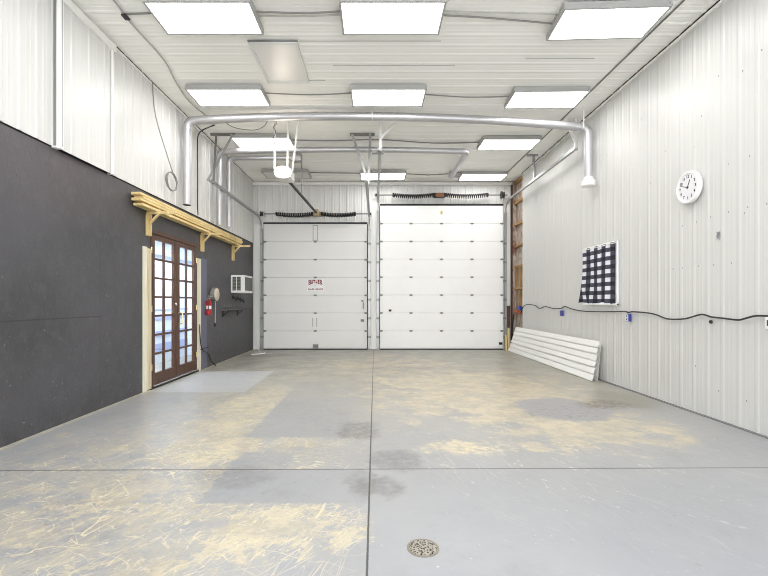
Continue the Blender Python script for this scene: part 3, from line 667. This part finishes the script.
# coil hanging from the ceiling on the left wall
P = [(-3.53, 6.85, 4.88), (-3.53, 6.95, 4.4), (-3.53, 7.38, 3.85), (-3.53, 7.55, 3.66)]
for k in range(41): 
    a = PI/2-k*2*PI/11; P.append((-3.53+.012*math.sin(k*.9), 7.50+.19*math.cos(a)*(1+.04*math.sin(k)), 3.50+.155*math.sin(a)*(1+.03*math.cos(k*1.7))))
cable(P, .009, 'cable', 'grey wire coiled in a ring hanging on the upper left wall', 'wire_coil', 'wire')
cable([(-3.2, 8.62, zt), (-3.50, 8.62, zt-.15), (-3.55, 8.64, 4.5), (-3.555, 8.66, 3.9), (-3.55, 8.64, 3.4), (-3.55, 8.66, 3.16)], .011, 'black', 'black cable running down the upper left wall behind the long duct')

# ------------------------------------------------------------------ lumber rack over the french doors
for k, (yy, lab) in enumerate(((6.86, 'left of the french doors'), (8.99, 'at the right edge of the french doors'), (10.94, 'farthest from the french doors, near the back wall'))):
    r = empty('shelf_bracket', (XL, yy, 2.46), 'pine wood bracket under the lumber, ' + lab, 'bracket', 'pine brackets under the lumber')
    MB().box(.0, .055, -.045, .045, 0, .344).build('post', M['pinev'], r, bevel=.003)
    MB().box(.0, .46, -.02, .02, .345, .385).build('arm', M['pinev'], r, bevel=.003)
    MB().bar((.04, .0, .19), (.19, .0, .35), .03, .04, (0, 1, 0)).build('brace', M['pinev'], r)
def board(y0, y1, x0, z0, w_, lab):
    o = MB().box(0, w_, 0, y1-y0, 0, .038).build('lumber_board', M['pine'], None, (x0, y0, z0), bevel=.003); tag(o, lab, 'board', 'pine boards stacked over the french doors')
for z, y0, x0, w_, lab in ((2.848, 6.42, .028, .14, 'lowest pine board over the french doors, lying on the brackets under a dark gap'),
                           (2.915, 6.38, .022, .14, 'second lowest pine board over the french doors, just above the dark gap'),
                           (2.955, 6.44, .030, .138, 'second highest pine board in the stack over the french doors'),
                           (2.995, 6.36, .026, .145, 'topmost pine board in the stack over the french doors')):
    board(y0, y0+4.85, XL+x0, z, w_, lab)
for k, (yy, lab) in enumerate(((6.95, 'left'), (8.99, 'middle'), (10.9, 'right'))):
    o = MB().box(0, .12, -.02, .02, 0, .0275).build('wood_spacer', M['pinev'], None, (XL+.035, yy, 2.8865)); tag(o, 'small wood spacer between the pine boards over the %s bracket' % lab, 'spacer', 'spacers between the pine boards')
# ------------------------------------------------------------------ things on the charcoal wall
fx = empty('fire_extinguisher', (XL, 9.22, 1.13), 'red fire extinguisher hanging right of the french doors', 'fire extinguisher')
MB().lathe([(.045, 0), (.055, .012), (.056, .05), (.056, .27), (.05, .30), (.025, .325), (.02, .34)], (.07, 0, 0), (0, 0, 1), 24).build('cylinder', M['red'], fx, smooth=True)
MB().lathe([(.0567, .13), (.0567, .20)], (.07, 0, 0), (0, 0, 1), 24).build('label_band', M['sticker'], fx)
MB().box(.05, .09, -.015, .015, .34, .37).bar((.06, 0, .375), (.15, 0, .40), .02, .012).bar((.06, 0, .36), (.14, 0, .355), .02, .01).build('valve', M['chrome'], fx)
MB().tube(smoothline([(.08, -.015, .355), (.10, -.06, .33), (.10, -.068, .2), (.09, -.063, .1)]), .008, 8).build('hose', M['black'], fx)
MB().box(0, .015, -.03, .03, .2, .33).build('wall_hook', M['angle'], fx)
rl = empty('cord_reel', (XL, 9.6, 1.58), 'round beige cord reel on the charcoal wall beside the extinguisher', 'cord reel')
MB().lathe([(.13, 0), (.148, .015), (.148, .085), (.142, .10)], (0, 0, 0), (1, 0, 0), 32).build('drum', M['angle'], rl, smooth=True)
MB().lathe([(.142, .10), (.14, .112), (.12, .122), (.03, .126)], (0, 0, 0), (1, 0, 0), 32).build('face', M['reel'], rl, smooth=True)
MB().tube(smoothline([(.06, .03, -.14), (.06, .04, -.3), (.055, .035, -.6), (.055, .04, -.72)]), .009, 7).build('hanging_cord', M['paleCable'], rl)
MB().tube([(.055, .04, -.64), (.055, .04, -.72)], .022, 10).build('plug', M['black'], rl)
MB().box(0, .05, -.24, -.15, -.06, -.02).build('guide_arm', M['angle'], rl)
ac = empty('air_conditioner', (XL, 10.84, 1.64), 'white boxy air conditioner with dark louvers through the charcoal wall', 'air conditioner')
MB().box(0, .34, 0, .74, 0, .45).build('casing', M['acwhite'], ac, bevel=.012)
for a, b in ((.045, .135), (.155, .25)):
    mb = MB().box(a, b, -.004, .01, .06, .40); g1 = mb.build('side_louver', M['acdark'], ac)
    mb = MB()
    for k in range(9): mb.box(a, b, -.010, -.004, .075+k*.036, .082+k*.036)
    mb.build('louver_fins', mat('grey_fins', (.30, .31, .29), .5), g1)
cg = MB().box(.335, .344, .05, .69, .06, .40).build('coil_grille', M['coil'], ac)
mb = MB()
for k in range(15): mb.box(.344, .350, .06+k*.043, .066+k*.043, .06, .40)
mb.build('grille_fins', M['acdark'], cg)
sh = empty('wall_shelf', (XL, 10.15, 1.2), 'narrow dark metal shelf on the charcoal wall under the air conditioner', 'shelf')
MB().box(0, .17, 0, 1.35, 0, .018).box(.155, .17, 0, 1.35, 0, .03).build('shelf_board', mat('grey_steel_shelf', (.20, .20, .20), .45, .6), sh)
for q in (.12, 1.2): MB().box(0, .012, q-.015, q+.015, -.15, 0).bar((.005, q, -.13), (.14, q, -.008), .02, .012).build('bracket', M['black'], sh)
for k in range(8):
    o = MB().box(0, .012, -.012, .012, -.01, .045).tube([(.01, 0, 0), (.05, 0, -.005), (.06, 0, .025)], .006, 6).build('wall_hook', M['angle'], None, (XL, 10.2+k*.17, 1.30)); tag(o, 'small dark hook in the row on the wall above the metal shelf', 'hook', 'hooks above the metal shelf')
for k, yy in enumerate((10.98, 11.35, 11.6)):
    o = MB().box(0, .02, -.03, .03, -.02, .05).tube([(.02, 0, 0), (.09, 0, -.03), (.10, 0, -.09)], .02, 8).build('coat_hook', M['black'], None, (XL, yy, 1.52-.02*k)); tag(o, 'black hook just below the air conditioner, ' + ('nearest the shelf end', 'middle one', 'nearest the back wall')[k], 'hook', 'black hooks under the air conditioner')
cable([(-3.60, 8.86, .95), (-3.57, 8.85, .55), (-3.55, 8.9, .42), (-3.56, 9.05, .37), (-3.57, 9.25, .30), (-3.56, 9.4, .12), (-3.5, 9.5, .012)], .011, 'black', 'black cord drooping to the floor right of the french doors')
cable([(-3.59, 8.9, .43), (-3.59, 9.1, .44), (-3.59, 9.32, .44)], .009, 'black', 'short black cord lying level across the blue-grey strip')
cable([(-3.52, 12.55, 1.3), (-3.5, 12.55, .8), (-3.44, 12.52, .4), (-3.38, 12.45, .1), (-3.25, 12.2, .012), (-3.0, 11.8, .012), (-3.3, 11.5, .012)], .012, 'trim', 'white cord hanging in the back left corner and trailing on the floor')

# ------------------------------------------------------------------ right wall things
ck = empty('wall_clock', (XR-.02, 5.545, 2.88), 'round white wall clock reading about quarter to one on the right wall', 'clock')
R_ = .205
MB().lathe([(R_*.95, 0), (R_, .01), (R_, .045), (R_*.97, .058), (R_*.88, .06), (R_*.84, .045)], (0, 0, 0), (-1, 0, 0), 48).build('case', M['clockwhite'], ck, smooth=True)
dl = MB().lathe([(R_*.845, .0455), (R_*.845, .047)], (0, 0, 0), (-1, 0, 0), 48).build('dial', M['dial'], ck)
mb = MB()
for k in range(1, 13):
    a = k*PI/6; vs, fs = text_mesh(str(k), .052, bold=.0015)
    cx, cz = math.sin(a)*R_*.66, math.cos(a)*R_*.66
    mb.add([(-.048-vz, -(vx+cx), vy+cz) for vx, vy, vz in vs], fs)        # seen from inside the hall, +x on the dial is -y
mb.build('numerals', M['ink'], dl)
def hand(ang, L, w_, nm):
    a = math.radians(ang); d = Vector((0, -math.sin(a), math.cos(a))); MB().bar(Vector((-.050, 0, 0))-d*.02, Vector((-.050, 0, 0))+d*L, .0015, w_, (0, -d.z, d.y)).build(nm, M['ink'], ck)
hand(24, .10, .013, 'hour_hand'); hand(290, .135, .009, 'minute_hand')
MB().lathe([(.014, .046), (.014, .055)], (0, 0, 0), (-1, 0, 0), 14).build('hand_hub', M['ink'], ck)

# window with the checked curtain
wy0, wy1, wz0, wz1 = 7.22, 8.36, 1.385, 2.42
wn = empty('window_1', (XR-.02, (wy0+wy1)/2, wz0), 'small white framed window behind the checked curtain', 'window', kind='structure')
hw, hh = (wy1-wy0)/2, wz1-wz0
mb = MB().box(-.03, .0, -hw-.02, -hw+.03, -.04, hh+.02).box(-.03, 0, hw-.03, hw+.008, -.025, hh+.02).box(-.03, 0, -hw, hw, hh-.03, hh+.02).box(-.04, 0, -hw-.02, hw+.008, -.03, 0); mb.build('window_frame', M['clockwhite'], wn)
MB().box(-.008, -.003, -hw+.03, hw-.03, 0, hh-.03).build('window_pane', mat('pale_daylit_glass', (.75, .80, .86), .1, emit=(.8, .9, 1), estr=.35), wn)
cu = empty('curtain', (XR-.065, (wy0+wy1)/2, wz1), 'black and white buffalo check curtain over the right wall window', 'curtain')
nu, nv = 90, 24; mb = MB(); vs = []
for back in (0, 1):
    for j in range(nv+1):
        v = j/nv; z = -.0-v*1.03
        for i in range(nu+1):
            u = i/nu; y = (u-.5)*2*hw*(1-.02*math.sin(v*3))+v*v*(.16*u if u > .5 else .0)
            d = .016*math.sin(u*2*PI*7+.6*math.sin(v*3))*(.5+.6*v)+.01*math.sin(u*2*PI*3)*v
            vs.append((d-.0+back*.003, y, z-.012*math.sin(u*2*PI*2)*v))
n1 = (nu+1)*(nv+1); q = nu+1
fs = [(j*q+i, j*q+i+1, (j+1)*q+i+1, (j+1)*q+i) for j in range(nv) for i in range(nu)]
fs += [(n1+a, n1+d, n1+c, n1+b) for (a, b, c, d) in fs]
mb.add(vs, fs); mb.build('cloth', M['check'], cu, smooth=True)
MB().tube([(0, -hw-.02, -.02), (0, hw+.02, -.02)], .009, 8).build('rod', M['clockwhite'], cu)

# extension cord along the right wall
def wallpt(px, py, X=4.028): 
    Y = 432*X/(px-375); return (X, Y, CAMZ+(302-py)*Y/432)
pts = [(522,310),(524,306),(528,304.5),(535,305.5),(540,308.5),(545,306.5),(553,308.5),(560,308.5),(562,308),(565,306.5),(572,309),(582,311),(600,311.8),(624,311.6),(628,312.5),(633,311.8),(648,313),(657,315),(668,319),(683,319),(692,317),(702,314.5),(712,317),(725,318.5),(738,320),(745,318.5),(755,316),(768,316),(800,317)]
cable([wallpt(*p) for p in pts], .0105, 'black', 'black extension cord draped along the right wall', 'extension_cord', 'cord')
for k, (px, py, lab) in enumerate(((561.5, 313.2, 'blue outlet box on the right wall near the metal sheets'), (628, 317.6, 'blue outlet box on the right wall right of the curtain'))):
    p = wallpt(px, py); r = empty('outlet_box', (XR-.02, p[1], p[2]), lab, 'outlet box', 'blue outlet boxes')
    MB().box(-.05, 0, -.04, .04, -.06, .06).build('box_body', M['blue'], r, bevel=.006)
    MB().box(-.054, -.05, -.034, .034, -.05, .05).build('face_plate', M['clockwhite'] if k else M['blue'], r)
    MB().box(-.056, -.054, -.014, .014, .012, .036).box(-.056, -.054, -.014, .014, -.036, -.012).build('sockets', M['ink'], r)
p = wallpt(770, 323); r = empty('outlet_box', (XR-.02, p[1], p[2]), 'white outlet box at the right edge on the ribbed wall', 'outlet box')
MB().box(-.05, 0, -.04, .04, -.06, .06).build('box_body', M['clockwhite'], r, bevel=.006); MB().box(-.053, -.05, -.014, .014, -.03, .03).build('sockets', M['ink'], r)
p = wallpt(711, 321.8, 4.06); o = MB().lathe([(.022, 0), (.022, .012), (.014, .022)], (0, 0, 0), (-1, 0, 0), 16).build('wall_plug', M['black'], None, (4.065, p[1], p[2])); tag(o, 'small round black plug on the right wall below the cord', 'plug')
p = wallpt(717, 235.5, 4.06); mb = MB(); vs = [(-.0, y, z) for y, z in ((-.02, .045), (.0, .03), (.018, .05), (.012, .01), (.028, -.005), (.012, -.02), (.02, -.05), (-.004, -.016), (-.02, -.055), (-.016, -.01), (-.03, .01))]
mb.add(vs+[(-.004, y, z) for _, y, z in vs], [tuple(range(11)), tuple(range(21, 10, -1))]+[(i, (i+1) % 11, 11+(i+1) % 11, 11+i) for i in range(11)])
o = mb.build('tape_scrap', mat('grey_tape', (.22, .23, .24), .5), None, (XR-.006, p[1], p[2])); tag(o, 'torn scrap of grey tape on the right wall below the clock', 'tape')
# box and plugs in the framing bay
jb = empty('junction_box', (4.10, 12.15, 1.20), 'bright blue junction box with orange plugs in the framing bay', 'junction box')
MB().box(-.06, .0, -.07, .05, -.02, .10).build('box_body', M['cobalt'], jb, bevel=.01)
MB().tube([(-.04, .12, -.06), (-.05, .30, -.04)], .035, 10).build('plug', M['orange'], jb)
MB().tube([(-.03, -.10, -.09), (-.05, .10, -.10)], .03, 10).build('connector', M['orange'], jb)
MB().tube(smoothline([(-.03, -.1, -.09), (-.04, -.2, -.03), (-.03, -.22, .05), (-.02, -.06, .08)]), .012, 7).build('lead', M['black'], jb)
cable([(4.06, 12.64, 1.05), (4.04, 12.66, .8), (4.02, 12.66, .5), (4.0, 12.67, .2), (3.98, 12.66, .02)], .018, 'black', 'black cord hanging down in the framing bay corner')

# leaning metal sheets
sy0, sy1 = 7.62, 12.45
def msheet(k, xb, xt, zt_, y0, y1, lab):
    mb = MB(); n = 6; prof = []
    L = math.hypot(xt-xb, zt_); ux, uz = (xt-xb)/L, zt_/L; nx, nz = -uz, ux
    for i in range(n):
        a = i/n
        e = (.022 if i % 2 == 0 else .014)*(.3 if k else 1); g_ = .026 if i % 2 == 0 else .013
        for d, q in (((0, 0), (.001, e), (.03, e*.97), (.155, 0.002)) if i == 0 or k else ((0, -.016), (g_, -.016), (g_, e), (.05, e*.97), (.156, 0.002))): prof.append((a*L+d*(L/n)/.16*.98, q))
    prof.append((L, 0))
    vs = []
    for (yy) in (y0, y1):
        for s_, q in prof: vs.append((xb+ux*s_+nx*q, yy+(.10*s_ if yy == y0 else -.25*s_/L*.8), .006+uz*s_+nz*q))
    m_ = len(prof); vs += [(x+.0016, y, z) for x, y, z in vs]
    fs = [(i, i+1, m_+i+1, m_+i) for i in range(m_-1)]; fs += [(2*m_+a, 2*m_+d, 2*m_+c, 2*m_+b) for a, b, c, d in fs]
    fs += [(i, 2*m_+i, 2*m_+i+1, i+1) for i in range(m_-1)]+[(m_+i, m_+i+1, 3*m_+i+1, 3*m_+i) for i in range(m_-1)]
    o = mb.add(vs, fs).build('metal_sheet', M['trim'], None, (0, 0, 0))
    c = Vector((xb, y0, 0)); o.data.transform(Matrix.Translation(-c)); o.location = c
    tag(o, lab, 'metal sheet', 'ribbed metal sheets leaning on the right wall')
msheet(0, 3.85, 4.00, .70, sy0, sy1, 'front white ribbed metal sheet leaning along foot of right wall')
msheet(1, 3.955, 4.046, .66, sy0+.04, sy1, 'white ribbed metal sheet just behind the front leaning one')
msheet(2, 4.02, 4.062, .63, sy0+.22, sy1, 'white ribbed metal sheet closest to the right wall, under the leaning ones')
# scraps in the corner
o = MB().box(-.035, .05, -.02, .02, 0, 1.30).build('wood_plank', mat('reddish_brown_plank', (.12, .05, .03), .7), None, (3.93, YB-.075, .0)); o.rotation_euler = (.0, 0, 0); tag(o, 'dark brown plank standing against back wall right of overhead door', 'plank')
for k, (x, y, hgt, rx, lab) in enumerate(((3.80, 12.53, .46, .05, 'short yellow wood block standing in front of the brown plank'), (3.875, 12.53, .66, .0, 'taller yellow wood offcut standing in the right back corner'))):
    o = MB().box(-.025, .025, -.045, .045, 0, hgt).build('wood_offcut', M['pinev'], None, (x, y, 0), bevel=.003); tag(o, lab, 'wood offcut', 'wood offcuts in the back corner')

# ------------------------------------------------------------------ floor drain
fd = empty('floor_drain', (.275, 2.475, 0), 'round perforated iron floor drain set in the grey concrete', 'floor drain')
MB().lathe([(.092, 0), (.092, .004), (.084, .005), (.080, .003)], (0, 0, 0), (0, 0, 1), 40).build('rim', M['drainring'], fd, smooth=True)
MB().lathe([(.079, 0.002), (.079, .0045), (.07, .006)], (0, 0, 0), (0, 0, 1), 40).build('grate', M['grate'], fd)
